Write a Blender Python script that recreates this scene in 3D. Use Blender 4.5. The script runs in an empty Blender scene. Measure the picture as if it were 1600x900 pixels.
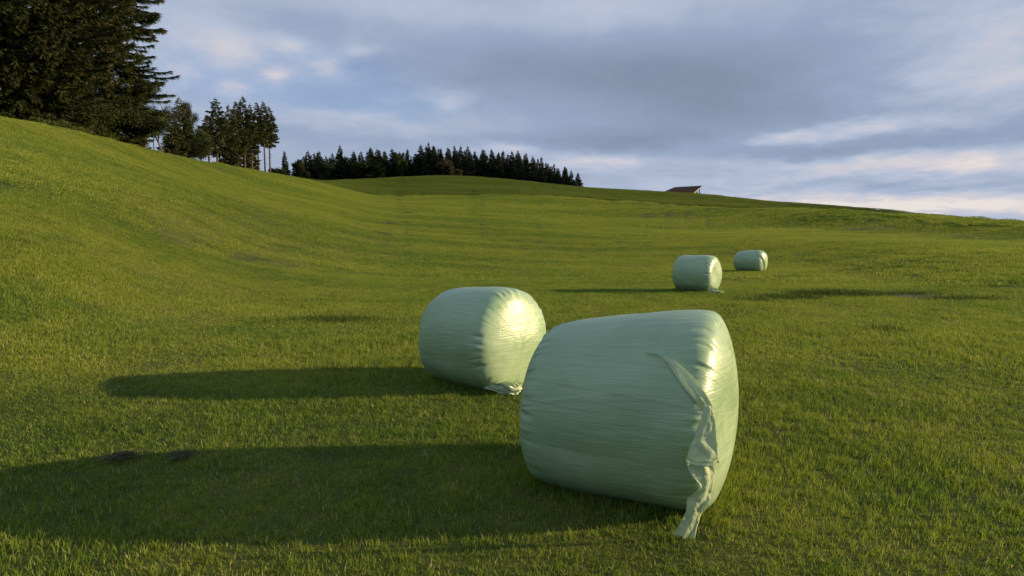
import bpy, math, random
import numpy as np
from mathutils import Vector, Matrix
from mathutils.bvhtree import BVHTree

S = bpy.context.scene
COL = S.collection
F = 930.0                      # focal length in pixels of the 1600 px wide photograph
EYE = 1.65
PITCH = math.atan((450 - 376) / F)
SUN_EL, SUN_AZ = math.radians(14.5), math.radians(-1.2)   # azimuth: swing from +X towards the camera side
TO_SUN = Vector((math.cos(SUN_EL) * math.cos(SUN_AZ), -math.cos(SUN_EL) * math.sin(SUN_AZ), math.sin(SUN_EL)))
cp, sp = math.cos(PITCH), math.sin(PITCH)


def ray(px, py):
    a, b = (px - 800) / F, (450 - py) / F
    return np.array([a, cp + sp * b, -sp + cp * b])


def at(px, py, Y):
    d = ray(px, py)
    return np.array([0, 0, EYE]) + d * (Y / d[1])


# ------------------------------------------------------------------ numeric helpers
def pchip(x, y, q):
    x, y, q = np.asarray(x, float), np.asarray(y, float), np.asarray(q, float)
    h = np.diff(x); d = np.diff(y) / h
    m = np.zeros_like(y)
    for i in range(1, len(x) - 1):
        if d[i - 1] * d[i] > 0:
            w1, w2 = 2 * h[i] + h[i - 1], h[i] + 2 * h[i - 1]
            m[i] = (w1 + w2) / (w1 / d[i - 1] + w2 / d[i])
    m[0], m[-1] = d[0], d[-1]
    k = np.clip(np.searchsorted(x, q) - 1, 0, len(x) - 2)
    t = np.clip((q - x[k]) / h[k], 0, 1)
    t2, t3 = t * t, t * t * t
    return (2 * t3 - 3 * t2 + 1) * y[k] + (t3 - 2 * t2 + t) * h[k] * m[k] + (3 * t2 - 2 * t3) * y[k + 1] + (t3 - t2) * h[k] * m[k + 1]


def _hash(i, j, s):
    v = np.sin(i * 127.1 + j * 311.7 + s * 74.7) * 43758.5453
    return v - np.floor(v)


def vnoise(x, y, s=0):
    x, y = np.asarray(x, float), np.asarray(y, float)
    i, j = np.floor(x), np.floor(y)
    u, v = x - i, y - j
    u, v = u * u * (3 - 2 * u), v * v * (3 - 2 * v)
    a, b = _hash(i, j, s), _hash(i + 1, j, s)
    c, d = _hash(i, j + 1, s), _hash(i + 1, j + 1, s)
    return (a + (b - a) * u + (c - a) * v + (a - b - c + d) * u * v) * 2 - 1


# ------------------------------------------------------------------ terrain
PX = [-400, 66, 150, 250, 330, 430, 500, 560, 600, 700, 800, 870, 930, 1000, 1105, 1204, 1311, 1394, 1476, 1535, 1600, 2000]
YM = [120, 195, 213, 238, 255, 272, 285, 298, 304.5, 303, 303, 305.5, 310, 315, 322, 325, 328.5, 334, 338, 342, 347, 368]
RM = [76, 90, 99, 118, 148, 205, 222, 232, 235, 230, 225, 220, 215, 208, 192, 176, 160, 150, 142, 134, 128, 110]
YF = [330, 320, 315, 308, 302, 292, 284, 281, 279, 275.5, 282, 289.5, 295, 299, 305.5, 315.5, 322, 328, 335, 340.5, 347, 368]
RF = [330, 330, 330, 330, 330, 330, 330, 330, 330, 330, 328, 325, 320, 310, 290, 262, 225, 200, 175, 158, 145, 130]
K = .77
RM = [K * q for q in RM]; RF = [K * q for q in RF]
RA = [5, 6, 7, 9, 10, 12, 14, 17, 19, 23, 28, 31, 33, 35, 36, 36, 32, 26, 22, 20, 19, 19]
G1 = [.37, .37, .37, .37, .37, .36, .36, .35, .34, .30, .27, .25, .23, .21, .20, .20, .22, .24, .26, .27, .27, .27]
G2 = [.69, .69, .69, .69, .69, .68, .67, .65, .63, .60, .56, .53, .50, .47, .44, .42, .40, .38, .37, .36, .36, .36]


def table():
    phi, em, ef = [], [], []
    for p, a, b in zip(PX, YM, YF):
        d1, d2 = ray(p, a), ray(p, b)
        phi.append(math.atan2(d1[0], d1[1]))
        em.append(d1[2] / math.hypot(d1[0], d1[1])); ef.append(d2[2] / math.hypot(d2[0], d2[1]))
    return np.array(phi), np.array(em), np.array(ef)


T_PHI, T_EM, T_EF = table()
PHIS = np.concatenate([np.radians(np.arange(-180, -50, 3.0)), np.radians(np.arange(-50, 50, 0.3)), np.radians(np.arange(50, 180.1, 3.0))])
LR = np.linspace(math.log(0.3), math.log(7000), 420)
RR = np.exp(LR)
TB = {}
for k_, v_ in dict(em=T_EM, ef=T_EF, rm=RM, rf=RF, ra=RA, g1=G1, g2=G2).items():
    TB[k_] = pchip(T_PHI, v_, np.clip(PHIS, T_PHI[0], T_PHI[-1]))
    sg_ = math.radians(.45 if k_ in ('em', 'ef') else 2.6)
    wt_ = np.exp(-.5 * ((PHIS[:, None] - PHIS[None]) / sg_) ** 2) * np.gradient(PHIS)[None]
    TB[k_] = (wt_ @ TB[k_]) / wt_.sum(1)
fade = np.clip((math.radians(180) - np.abs(PHIS)) / math.radians(80), 0, 1)
fade = np.where(PHIS < 0, fade * fade * (3 - 2 * fade), 1)
ZG = np.zeros((len(PHIS), len(RR)))
RMG = TB['rm']
for i in range(len(PHIS)):
    em, ef, rm, rf, ra, g1, g2 = (TB[k][i] for k in ('em', 'ef', 'rm', 'rf', 'ra', 'g1', 'g2'))
    hm, hf = EYE + em * rm, EYE + ef * rf
    rb, rc = .45 * rm, .72 * rm
    zz = None
    for it in range(8):
        zb, zc = g1 * hm, g2 * hm
        bl = 1 / (1 + math.exp(-(hm - hf + 3) / 1.5))
        mid = bl * (hm - min(3.0, .04 * (rf - rm))) + (1 - bl) * (hm + (hf - hm) * .45)
        xs = [0, ra, rb, rc, rm, rm + .45 * (rf - rm), rf, rf * 1.25, rf * 1.25 + 60, 1200, 7000]
        ys = [0, 0, zb, zc, hm, mid, hf, hf - 1.2, hf - 4, hf - 45, hf - 60]
        zz = pchip(xs, ys, RR)
        ang = (zz - EYE) / RR
        nm = ang[(RR > rb) & (RR <= rm * 1.04)].max()
        nf = ang[(RR > rm) & (RR <= rf * 1.3)].max()
        hm += (em - nm) * rm * .8
        if ef > em:
            hf += (ef - nf) * rf * .8
    ZG[i] = zz * fade[i]


def terr(x, y, fine=True):
    x, y = np.asarray(x, float), np.asarray(y, float)
    r = np.maximum(np.hypot(x, y), .31); ph = np.arctan2(x, y)
    fi = np.interp(ph, PHIS, np.arange(len(PHIS)))
    fj = np.clip((np.log(r) - LR[0]) / (LR[1] - LR[0]), 0, len(RR) - 1.001)
    i = np.clip(fi.astype(int), 0, len(PHIS) - 2); j = fj.astype(int)
    u, v = fi - i, fj - j
    z = (ZG[i, j] * (1 - u) * (1 - v) + ZG[i + 1, j] * u * (1 - v) + ZG[i, j + 1] * (1 - u) * v + ZG[i + 1, j + 1] * u * v)
    far = np.clip((r - 25) / 90, 0, 1)
    lim = np.clip((1500 - r) / 800, 0, 1)
    z = z + far * lim * (.13 * vnoise(x / 38, y / 38, 3) + .05 * vnoise(x / 13, y / 13, 4))
    if fine:
        z = z + .030 * vnoise(x / 4.5, y / 4.5, 1) * lim + .013 * vnoise(x / 1.3, y / 1.3, 2) * lim
    return z


def terrf(x, y):
    return float(terr(np.array([x]), np.array([y]))[0])


def rm_at(x, y):
    return np.interp(np.arctan2(x, y), PHIS, RMG)


def ground_hit(px, py):
    """first point where the ray through a photo pixel meets the terrain"""
    d = ray(px, py)
    Y = np.exp(np.linspace(math.log(3), math.log(600), 6000))
    X = d[0] / d[1] * Y; Z = EYE + d[2] / d[1] * Y
    k = np.argmax(terr(X, Y) >= Z)
    return np.array([X[k], Y[k], terrf(X[k], Y[k])])


# ------------------------------------------------------------------ node helpers
class NB:
    def __init__(self, tree):
        self.t = tree; self.n = tree.nodes; self.l = tree.links

    def add(self, kind, **kw):
        n = self.n.new(kind)
        for k, v in kw.items():
            if k == 'ins':
                for a, b in v.items():
                    self.put(n.inputs[a], b)
            else:
                setattr(n, k, v)
        return n

    def put(self, sock, v):
        if hasattr(v, 'is_output'):
            self.l.new(v, sock)
        else:
            sock.default_value = v

    def math(self, op, a, b=None, c=None, clamp=False):
        n = self.n.new('ShaderNodeMath'); n.operation = op; n.use_clamp = clamp
        for i, v in enumerate((a, b, c)):
            if v is not None:
                self.put(n.inputs[i], v)
        return n.outputs[0]

    def vmath(self, op, a, b=None):
        n = self.n.new('ShaderNodeVectorMath'); n.operation = op
        self.put(n.inputs[0], a)
        if b is not None:
            self.put(n.inputs[1], b)
        return n.outputs[0]

    def noise(self, vec, scale, detail=3, rough=.55, out=0, dist=0):
        n = self.n.new('ShaderNodeTexNoise')
        if vec is not None:
            self.put(n.inputs['Vector'], vec)
        n.inputs['Scale'].default_value = scale; n.inputs['Detail'].default_value = detail
        n.inputs['Roughness'].default_value = rough; n.inputs['Distortion'].default_value = dist
        return n.outputs[out]

    def ramp(self, fac, stops, interp='LINEAR'):
        n = self.n.new('ShaderNodeValToRGB'); n.color_ramp.interpolation = interp
        e = n.color_ramp.elements
        while len(e) < len(stops):
            e.new(.5)
        for q, (p, c) in zip(e, stops):
            q.position = p
            q.color = (c, c, c, 1) if not hasattr(c, '__len__') else (*c, 1)
        self.put(n.inputs[0], fac)
        return n.outputs[0]

    def mix(self, fac, a, b, mode='MIX'):
        n = self.n.new('ShaderNodeMix'); n.data_type = 'RGBA'; n.blend_type = mode
        self.put(n.inputs[0], fac)
        for s, v in ((n.inputs[6], a), (n.inputs[7], b)):
            self.put(s, (*v, 1) if isinstance(v, tuple) and len(v) == 3 else v)
        return n.outputs[2]

    def smooth(self, v, a, b, lo=0., hi=1.):
        n = self.n.new('ShaderNodeMapRange'); n.interpolation_type = 'SMOOTHSTEP'
        self.put(n.inputs[0], v)
        for i, q in zip((1, 2, 3, 4), (a, b, lo, hi)):
            n.inputs[i].default_value = q
        return n.outputs[0]

    def bump(self, h, strength, dist, normal=None):
        n = self.n.new('ShaderNodeBump'); n.inputs['Strength'].default_value = strength
        n.inputs['Distance'].default_value = dist
        self.put(n.inputs['Height'], h)
        if normal is not None:
            self.put(n.inputs['Normal'], normal)
        return n.outputs[0]


def new_mat(name):
    m = bpy.data.materials.new(name); m.use_nodes = True
    m.node_tree.nodes.clear()
    nb = NB(m.node_tree)
    out = nb.add('ShaderNodeOutputMaterial')
    return m, nb, out


def geo_pos(nb):
    return nb.add('ShaderNodeNewGeometry').outputs['Position']


def meadow_tone(nb):
    """world-space tone of the sward: 0 lush green .. 1 yellowish"""
    pos = geo_pos(nb)
    mp = nb.add('ShaderNodeMapping', ins={'Vector': pos, 'Rotation': (0, 0, math.radians(-14)), 'Scale': (.35, 1.0, .5)}).outputs[0]
    a = nb.noise(mp, .10, 4, .6)
    b = nb.noise(pos, .9, 3, .6)
    c = nb.noise(pos, 3.2, 2, .6)
    s = nb.math('ADD', nb.math('MULTIPLY', a, .9), nb.math('ADD', nb.math('MULTIPLY', b, .55), nb.math('MULTIPLY', c, .35)))
    xy = nb.add('ShaderNodeSeparateXYZ', ins={0: pos})
    ph = nb.math('ADD', nb.math('ADD', nb.math('MULTIPLY', xy.outputs[1], 1.15), nb.math('MULTIPLY', xy.outputs[0], -.22)), nb.math('MULTIPLY', a, 9.))
    s = nb.math('ADD', s, nb.math('MULTIPLY', nb.math('SINE', ph), .045))
    return nb.smooth(s, .68, 1.10)


def mat_blade(name, lush, yellow, straw, transl=.42, straw_at=.86, tone=True):
    m, nb, out = new_mat(name)
    t = nb.add('ShaderNodeAttribute', attribute_name='tint').outputs['Fac']
    mt = meadow_tone(nb) if tone else .4
    k = nb.math('ADD', nb.math('MULTIPLY', t, .55), nb.math('MULTIPLY', mt, .6), clamp=True)
    c = nb.mix(k, lush, yellow)
    st = nb.smooth(nb.math('ADD', t, nb.math('MULTIPLY', mt, .10) if tone else 0.), straw_at, straw_at + .06)
    c = nb.mix(st, c, straw)
    p = nb.add('ShaderNodeBsdfPrincipled', ins={'Base Color': c, 'Roughness': .55, 'Specular IOR Level': .25})
    tr = nb.add('ShaderNodeBsdfTranslucent', ins={'Color': nb.mix(1., c, (1.0, 1.0, .55), 'MULTIPLY')})
    mx = nb.add('ShaderNodeMixShader', ins={0: transl, 1: p.outputs[0], 2: tr.outputs[0]})
    nb.l.new(mx.outputs[0], out.inputs[0])
    return m


def mat_ground():
    m, nb, out = new_mat('meadow_soil')
    mt = meadow_tone(nb)
    pos = geo_pos(nb)
    n = nb.noise(pos, 28, 4, .7)
    c = nb.mix(mt, (.036, .060, .011), (.105, .120, .020))
    c = nb.mix(nb.smooth(n, .45, .7), c, (.050, .050, .018))
    p = nb.add('ShaderNodeBsdfPrincipled', ins={'Base Color': c, 'Roughness': .95, 'Specular IOR Level': .1,
                                               'Normal': nb.bump(n, .6, .03)})
    nb.l.new(p.outputs[0], out.inputs[0])
    return m


def mat_soil():
    m, nb, out = new_mat('bare_soil')
    n = nb.noise(geo_pos(nb), 9, 5, .7)
    c = nb.mix(n, (.036, .025, .016), (.13, .095, .062))
    p = nb.add('ShaderNodeBsdfPrincipled', ins={'Base Color': c, 'Roughness': .9, 'Normal': nb.bump(n, .8, .05)})
    nb.l.new(p.outputs[0], out.inputs[0])
    return m


def mat_leaf(name, dark, light, transl=.25, extra=None):
    m, nb, out = new_mat(name)
    t = nb.add('ShaderNodeAttribute', attribute_name='tint').outputs['Fac']
    rnd = nb.add('ShaderNodeObjectInfo').outputs['Random']
    oc = nb.add('ShaderNodeTexCoord').outputs['Object']
    cl = nb.noise(oc, .45, 2, .5)
    k = nb.math('ADD', nb.math('MULTIPLY', t, .5), nb.math('ADD', nb.math('MULTIPLY', cl, .6), nb.math('MULTIPLY', rnd, .25)))
    c = nb.mix(nb.smooth(k, .3, 1.05), dark, light)
    if extra:
        c = nb.mix(nb.smooth(t, .88, .93), c, extra)
    p = nb.add('ShaderNodeBsdfPrincipled', ins={'Base Color': c, 'Roughness': .6, 'Specular IOR Level': .2})
    tr = nb.add('ShaderNodeBsdfTranslucent', ins={'Color': c})
    mx = nb.add('ShaderNodeMixShader', ins={0: transl, 1: p.outputs[0], 2: tr.outputs[0]})
    nb.l.new(mx.outputs[0], out.inputs[0])
    return m


def mat_bark(name, a, b):
    m, nb, out = new_mat(name)
    oc = nb.add('ShaderNodeTexCoord').outputs['Object']
    mp = nb.add('ShaderNodeMapping', ins={'Vector': oc, 'Scale': (6, 6, 1.2)}).outputs[0]
    n = nb.noise(mp, 1.5, 5, .65)
    p = nb.add('ShaderNodeBsdfPrincipled', ins={'Base Color': nb.mix(n, a, b), 'Roughness': .9, 'Normal': nb.bump(n, .7, .04)})
    nb.l.new(p.outputs[0], out.inputs[0])
    return m


def mat_film(name, tail=False):
    m, nb, out = new_mat(name)
    oc = nb.add('ShaderNodeTexCoord').outputs['Object']
    if not tail:
        bx = nb.add('ShaderNodeAttribute', attribute_name='bale').outputs['Vector']       # axial, y, z in bale axes
        face = nb.add('ShaderNodeAttribute', attribute_name='face').outputs['Fac']
        sx = nb.add('ShaderNodeSeparateXYZ', ins={0: bx})
        th = nb.math('ARCTAN2', sx.outputs[1], nb.math('MULTIPLY', sx.outputs[2], 1.0))
        rad = nb.math('SQRT', nb.math('ADD', nb.math('POWER', sx.outputs[1], 2.), nb.math('POWER', sx.outputs[2], 2.)))
        # barrel: streaks along the axis, slightly skewed where the film bands cross
        sk = nb.math('ADD', th, nb.math('MULTIPLY', sx.outputs[0], .06))
        side_v = nb.add('ShaderNodeCombineXYZ', ins={0: nb.math('MULTIPLY', sx.outputs[0], 1.6), 1: nb.math('MULTIPLY', sk, 26.), 2: 0.}).outputs[0]
        sk2 = nb.math('SUBTRACT', th, nb.math('MULTIPLY', sx.outputs[0], .10))
        side_w = nb.add('ShaderNodeCombineXYZ', ins={0: nb.math('MULTIPLY', sx.outputs[0], 2.6), 1: nb.math('MULTIPLY', sk2, 62.), 2: 3.}).outputs[0]
        # faces: the bands run across the disc as chords
        ch = nb.add('ShaderNodeMapping', ins={'Vector': bx, 'Rotation': (math.radians(38), 0, 0), 'Scale': (1, 3.0, 55.)}).outputs[0]
        rd = nb.add('ShaderNodeCombineXYZ', ins={0: nb.math('MULTIPLY', rad, 3.), 1: nb.math('MULTIPLY', th, 15.), 2: 7.}).outputs[0]
        h_side = nb.math('ADD', nb.math('MULTIPLY', nb.noise(side_v, 1., 4, .6), .45), nb.math('MULTIPLY', nb.noise(side_w, 1., 4, .7), .55))
        h_face = nb.math('ADD', nb.math('MULTIPLY', nb.noise(ch, 1., 3, .6), .45), nb.math('ADD', nb.math('MULTIPLY', nb.noise(rd, 1., 3, .6), .15), nb.math('MULTIPLY', nb.noise(oc, 7., 3, .5, dist=.8), .5)))
        hmix = nb.add('ShaderNodeMix', ins={0: face, 2: h_side, 3: h_face}).outputs[0]
        band = nb.math('FRACT', nb.math('MULTIPLY', nb.math('ADD', th, nb.math('MULTIPLY', sx.outputs[0], .13)), 3.1))
        band = nb.smooth(band, 0., .05)
        crinkle = nb.noise(oc, 24, 4, .6, dist=.4)
        height = nb.math('ADD', nb.math('MULTIPLY', hmix, 1.), nb.math('ADD', nb.math('MULTIPLY', crinkle, .16), nb.math('MULTIPLY', band, .16)))
        var = nb.math('ADD', nb.math('MULTIPLY', hmix, .75), nb.math('MULTIPLY', nb.noise(oc, 2.2, 3, .6), .55))
        k = nb.smooth(var, .42, .88)
        bid = nb.math('FLOOR', nb.math('MULTIPLY', nb.math('ADD', th, nb.math('MULTIPLY', sx.outputs[0], .13)), 3.1))
        wn_ = nb.add('ShaderNodeTexWhiteNoise', noise_dimensions='1D', ins={'W': bid}).outputs[0]
        k = nb.math('ADD', k, nb.math('MULTIPLY', nb.math('SUBTRACT', wn_, .5), .35), clamp=True)
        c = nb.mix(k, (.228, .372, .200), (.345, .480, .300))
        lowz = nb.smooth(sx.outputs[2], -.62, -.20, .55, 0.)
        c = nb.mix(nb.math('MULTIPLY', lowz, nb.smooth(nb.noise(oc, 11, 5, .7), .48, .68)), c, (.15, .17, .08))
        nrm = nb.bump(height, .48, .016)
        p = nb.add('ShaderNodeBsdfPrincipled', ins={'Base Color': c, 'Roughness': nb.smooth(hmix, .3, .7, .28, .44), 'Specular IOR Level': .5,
                                                   'Normal': nrm, 'Coat Weight': .22, 'Coat Roughness': .25, 'Coat Normal': nrm})
        nb.l.new(p.outputs[0], out.inputs[0])
    else:
        n = nb.noise(oc, 22, 5, .65, dist=.6)
        c = nb.mix(n, (.58, .72, .46), (.76, .86, .60))
        nrm = nb.bump(n, .5, .012)
        p = nb.add('ShaderNodeBsdfPrincipled', ins={'Base Color': c, 'Roughness': .3, 'Specular IOR Level': .5, 'Normal': nrm})
        tr = nb.add('ShaderNodeBsdfTranslucent', ins={'Color': c})
        mx = nb.add('ShaderNodeMixShader', ins={0: .38, 1: p.outputs[0], 2: tr.outputs[0]})
        nb.l.new(mx.outputs[0], out.inputs[0])
    return m


def mat_plain(name, a, b, scale=(1, 1, 1), rough=.7, nscale=4.):
    m, nb, out = new_mat(name)
    oc = nb.add('ShaderNodeTexCoord').outputs['Object']
    mp = nb.add('ShaderNodeMapping', ins={'Vector': oc, 'Scale': scale}).outputs[0]
    n = nb.noise(mp, nscale, 4, .6)
    p = nb.add('ShaderNodeBsdfPrincipled', ins={'Base Color': nb.mix(n, a, b), 'Roughness': rough, 'Specular IOR Level': .08, 'Normal': nb.bump(n, .4, .03)})
    nb.l.new(p.outputs[0], out.inputs[0])
    return m


M = dict(
    ground=mat_ground(), soil=mat_soil(),
    blade=mat_blade('grass_blades', (.074, .178, .020), (.290, .345, .048), (.48, .43, .21)),
    tall=mat_blade('tall_grass_blades', (.055, .112, .015), (.125, .175, .024), (.25, .22, .08), straw_at=.93),
    tuft_rut_shade=mat_blade('tuft_and_rut_shade_blades', (.032, .072, .012), (.090, .130, .022), (.20, .16, .07), straw_at=.93, tone=False),  # dark green of lush tufts; on the strip it stands in for rut shade
    dead=mat_blade('dead_grass', (.075, .070, .036), (.170, .150, .085), (.26, .23, .14), .25, tone=False),
    spruce=mat_leaf('spruce_needles', (.016, .029, .008), (.070, .086, .022), .18, (.085, .058, .020)),
    spruce_brown=mat_leaf('brownish_spruce_needles', (.020, .030, .009), (.075, .080, .022), .18, (.085, .060, .020)),
    spruce_far=mat_leaf('dark_spruce_needles', (.010, .020, .010), (.028, .045, .016), .08),
    leaf=mat_leaf('broad_leaves', (.022, .040, .008), (.075, .105, .018), .3),
    leaf_dark=mat_leaf('dark_broad_leaves', (.014, .024, .007), (.045, .060, .014), .25),
    leaf_pale=mat_leaf('pale_leaves', (.05, .075, .018), (.13, .15, .04), .35),
    leaf_red=mat_leaf('dry_leaves', (.030, .030, .015), (.085, .070, .035), .25),
    bark=mat_bark('spruce_bark', (.035, .025, .018), (.11, .075, .05)),
    bark_grey=mat_bark('grey_bark', (.05, .045, .036), (.16, .14, .11)),
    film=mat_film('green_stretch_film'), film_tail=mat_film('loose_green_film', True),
    roof=mat_plain('dark_roof_sheet', (.016, .009, .008), (.034, .019, .016), (1, 8, 1), .75),
    wood=mat_plain('weathered_boards', (.050, .030, .018), (.11, .065, .04), (8, 8, .6), .85),
    rim=mat_plain('pale_verge_board', (.30, .28, .25), (.45, .42, .38), (1, 1, 1), .8),
)


# ------------------------------------------------------------------ mesh helpers
def quads_mesh(name, q, mat, tint=None):
    q = np.ascontiguousarray(q, dtype=np.float32); n = len(q)
    me = bpy.data.meshes.new(name)
    me.vertices.add(n * 4); me.vertices.foreach_set('co', q.ravel())
    me.loops.add(n * 4); me.loops.foreach_set('vertex_index', np.arange(n * 4, dtype=np.int32))
    me.polygons.add(n); me.polygons.foreach_set('loop_start', np.arange(0, n * 4, 4, dtype=np.int32))
    me.update(calc_edges=True)
    if tint is not None:
        a = me.attributes.new('tint', 'FLOAT', 'POINT')
        a.data.foreach_set('value', np.repeat(np.asarray(tint, np.float32), 4))
    me.materials.append(mat)
    return me


def grid_mesh(name, P, mat, closed_u=False, smooth=True, cap=False):
    """P: (nu, nv, 3) grid of points"""
    nu, nv = P.shape[:2]
    idx = np.arange(nu * nv).reshape(nu, nv)
    a = idx if closed_u else idx[:-1]
    b = np.roll(idx, -1, 0) if closed_u else idx[1:]
    f = np.stack([a[:, :-1], b[:, :-1], b[:, 1:], a[:, 1:]], -1).reshape(-1, 4)
    return raw_mesh(name, P.reshape(-1, 3), f, mat, smooth)


def raw_mesh(name, v, f, mat, smooth=True):
    v = np.ascontiguousarray(v, np.float32); f = np.ascontiguousarray(f, np.int32); n = len(f)
    me = bpy.data.meshes.new(name)
    me.vertices.add(len(v)); me.vertices.foreach_set('co', v.ravel())
    me.loops.add(n * 4); me.loops.foreach_set('vertex_index', f.ravel())
    me.polygons.add(n); me.polygons.foreach_set('loop_start', np.arange(0, n * 4, 4, dtype=np.int32))
    me.update(calc_edges=True)
    me.polygons.foreach_set('use_smooth', np.full(n, smooth))
    me.validate()
    if mat:
        me.materials.append(mat)
    return me


def link(name, me, parent=None, loc=None):
    o = bpy.data.objects.new(name, me); COL.objects.link(o)
    if parent is not None:
        o.parent = parent
    if loc is not None:
        o.location = [float(c) for c in loc]
    return o


def tag(o, label=None, cat=None, group=None, kind=None):
    for k, v in (('label', label), ('category', cat), ('group', group), ('kind', kind)):
        if v:
            o[k] = v
    return o


def tube_pts(path, rad, n=8, wob=0, rng=None):
    """tube (closed in u) round a path; returns (n, m, 3)"""
    path = np.asarray(path, float); m = len(path)
    d = np.gradient(path, axis=0); d /= np.linalg.norm(d, axis=1)[:, None] + 1e-9
    ref = np.where(np.abs(d[:, 2:3]) > .8, np.array([[1., 0, 0]]), np.array([[0, 0, 1.]]))
    u = np.cross(d, ref); u /= np.linalg.norm(u, axis=1)[:, None]
    w = np.cross(d, u)
    a = np.linspace(0, 2 * np.pi, n, endpoint=False)
    r = np.asarray(rad)[None, :, None]
    if wob and rng is not None:
        r = r * (1 + wob * rng.standard_normal((n, m, 1)))
    return path[None] + r * (np.cos(a)[:, None, None] * u[None] + np.sin(a)[:, None, None] * w[None])


def tubes_mesh(name, tubes, mat):
    vs, fs, off = [], [], 0
    for P in tubes:
        nu, nv = P.shape[:2]
        idx = np.arange(nu * nv).reshape(nu, nv) + off
        b = np.roll(idx, -1, 0)
        fs.append(np.stack([idx[:, :-1], b[:, :-1], b[:, 1:], idx[:, 1:]], -1).reshape(-1, 4))
        vs.append(P.reshape(-1, 3)); off += nu * nv
    return raw_mesh(name, np.concatenate(vs), np.concatenate(fs), mat)


def sprays(root, dirv, length, w0, w1, rng, sag=0.):
    """tapered leaf/needle quads from root along dirv"""
    n = len(root)
    d = dirv / (np.linalg.norm(dirv, axis=1)[:, None] + 1e-9)
    r = rng.standard_normal((n, 3)); s = np.cross(d, r); s /= np.linalg.norm(s, axis=1)[:, None] + 1e-9
    L = np.asarray(length).reshape(-1, 1) * np.ones((n, 1))
    tip = root + d * L; tip[:, 2] -= sag * L[:, 0]
    return np.stack([root - s * w0, root + s * w0, tip + s * w1, tip - s * w1], 1)


# ------------------------------------------------------------------ ground sheet
def build_ground():
    ph = np.concatenate([np.radians(np.arange(-180, -50, 4.0)), np.radians(np.arange(-50, 50, .36)), np.radians(np.arange(50.2, 180, 4.0))])
    r = np.concatenate([[0.05], np.exp(np.linspace(math.log(.5), math.log(6800), 230))])
    A, R = np.meshgrid(ph, r, indexing='ij')
    X, Y = R * np.sin(A), R * np.cos(A)
    P = np.stack([X, Y, terr(X, Y)], -1)
    me = grid_mesh('ground', P, M['ground'], closed_u=True)
    o = link('ground', me)
    tag(o, 'rolling meadow ground rising to hills on the left and behind', None, None, 'structure')
    return o


build_ground()


# ------------------------------------------------------------------ grass
def blade_patch(name, size, n, h, w, mat, seed, lean=.35, clump=.5):
    rng = np.random.default_rng(seed)
    xy = rng.uniform(-size / 2, size / 2, (n, 2))
    # gather part of the blades into tufts
    nt = max(4, int(n / 14)); tc = rng.uniform(-size / 2, size / 2, (nt, 2)); tk = rng.integers(0, nt, n)
    g = rng.random(n) < clump
    xy[g] = tc[tk[g]] + rng.normal(0, h * .22, (g.sum(), 2))
    tuft_h = rng.uniform(.6, 1.6, nt)
    H = h * rng.uniform(.45, 1.15, n) * np.where(g, tuft_h[tk], 1.)
    az = rng.uniform(0, 2 * np.pi, n); ln = np.abs(rng.normal(0, lean, n))
    d = np.stack([np.cos(az) * np.sin(ln), np.sin(az) * np.sin(ln), np.cos(ln)], 1)
    yaw = rng.uniform(0, 2 * np.pi, n)
    s = np.stack([np.cos(yaw), np.sin(yaw), 0 * yaw], 1)
    W = (w * rng.uniform(.6, 1.3, n))[:, None]
    b = np.stack([xy[:, 0], xy[:, 1], np.full(n, -.012)], 1)
    mid = b + d * (H * .55)[:, None]
    d2 = d + np.stack([np.cos(az), np.sin(az), -.3 * np.ones(n)], 1) * rng.uniform(0, .7, n)[:, None]
    d2 /= np.linalg.norm(d2, axis=1)[:, None]
    tip = mid + d2 * (H * .5)[:, None]
    q1 = np.stack([b - s * W * .5, b + s * W * .5, mid + s * W * .42, mid - s * W * .42], 1)
    q2 = np.stack([mid - s * W * .42, mid + s * W * .42, tip + s * W * .06, tip - s * W * .06], 1)
    t = rng.random(n); t = np.where(g, .55 * t + .45 * rng.random(nt)[tk], t)
    st = rng.random(n) < .05; t[st] = .95
    t[~st] *= .84
    return quads_mesh(name, np.concatenate([q1, q2]), mat, np.concatenate([t, t]))


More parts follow.
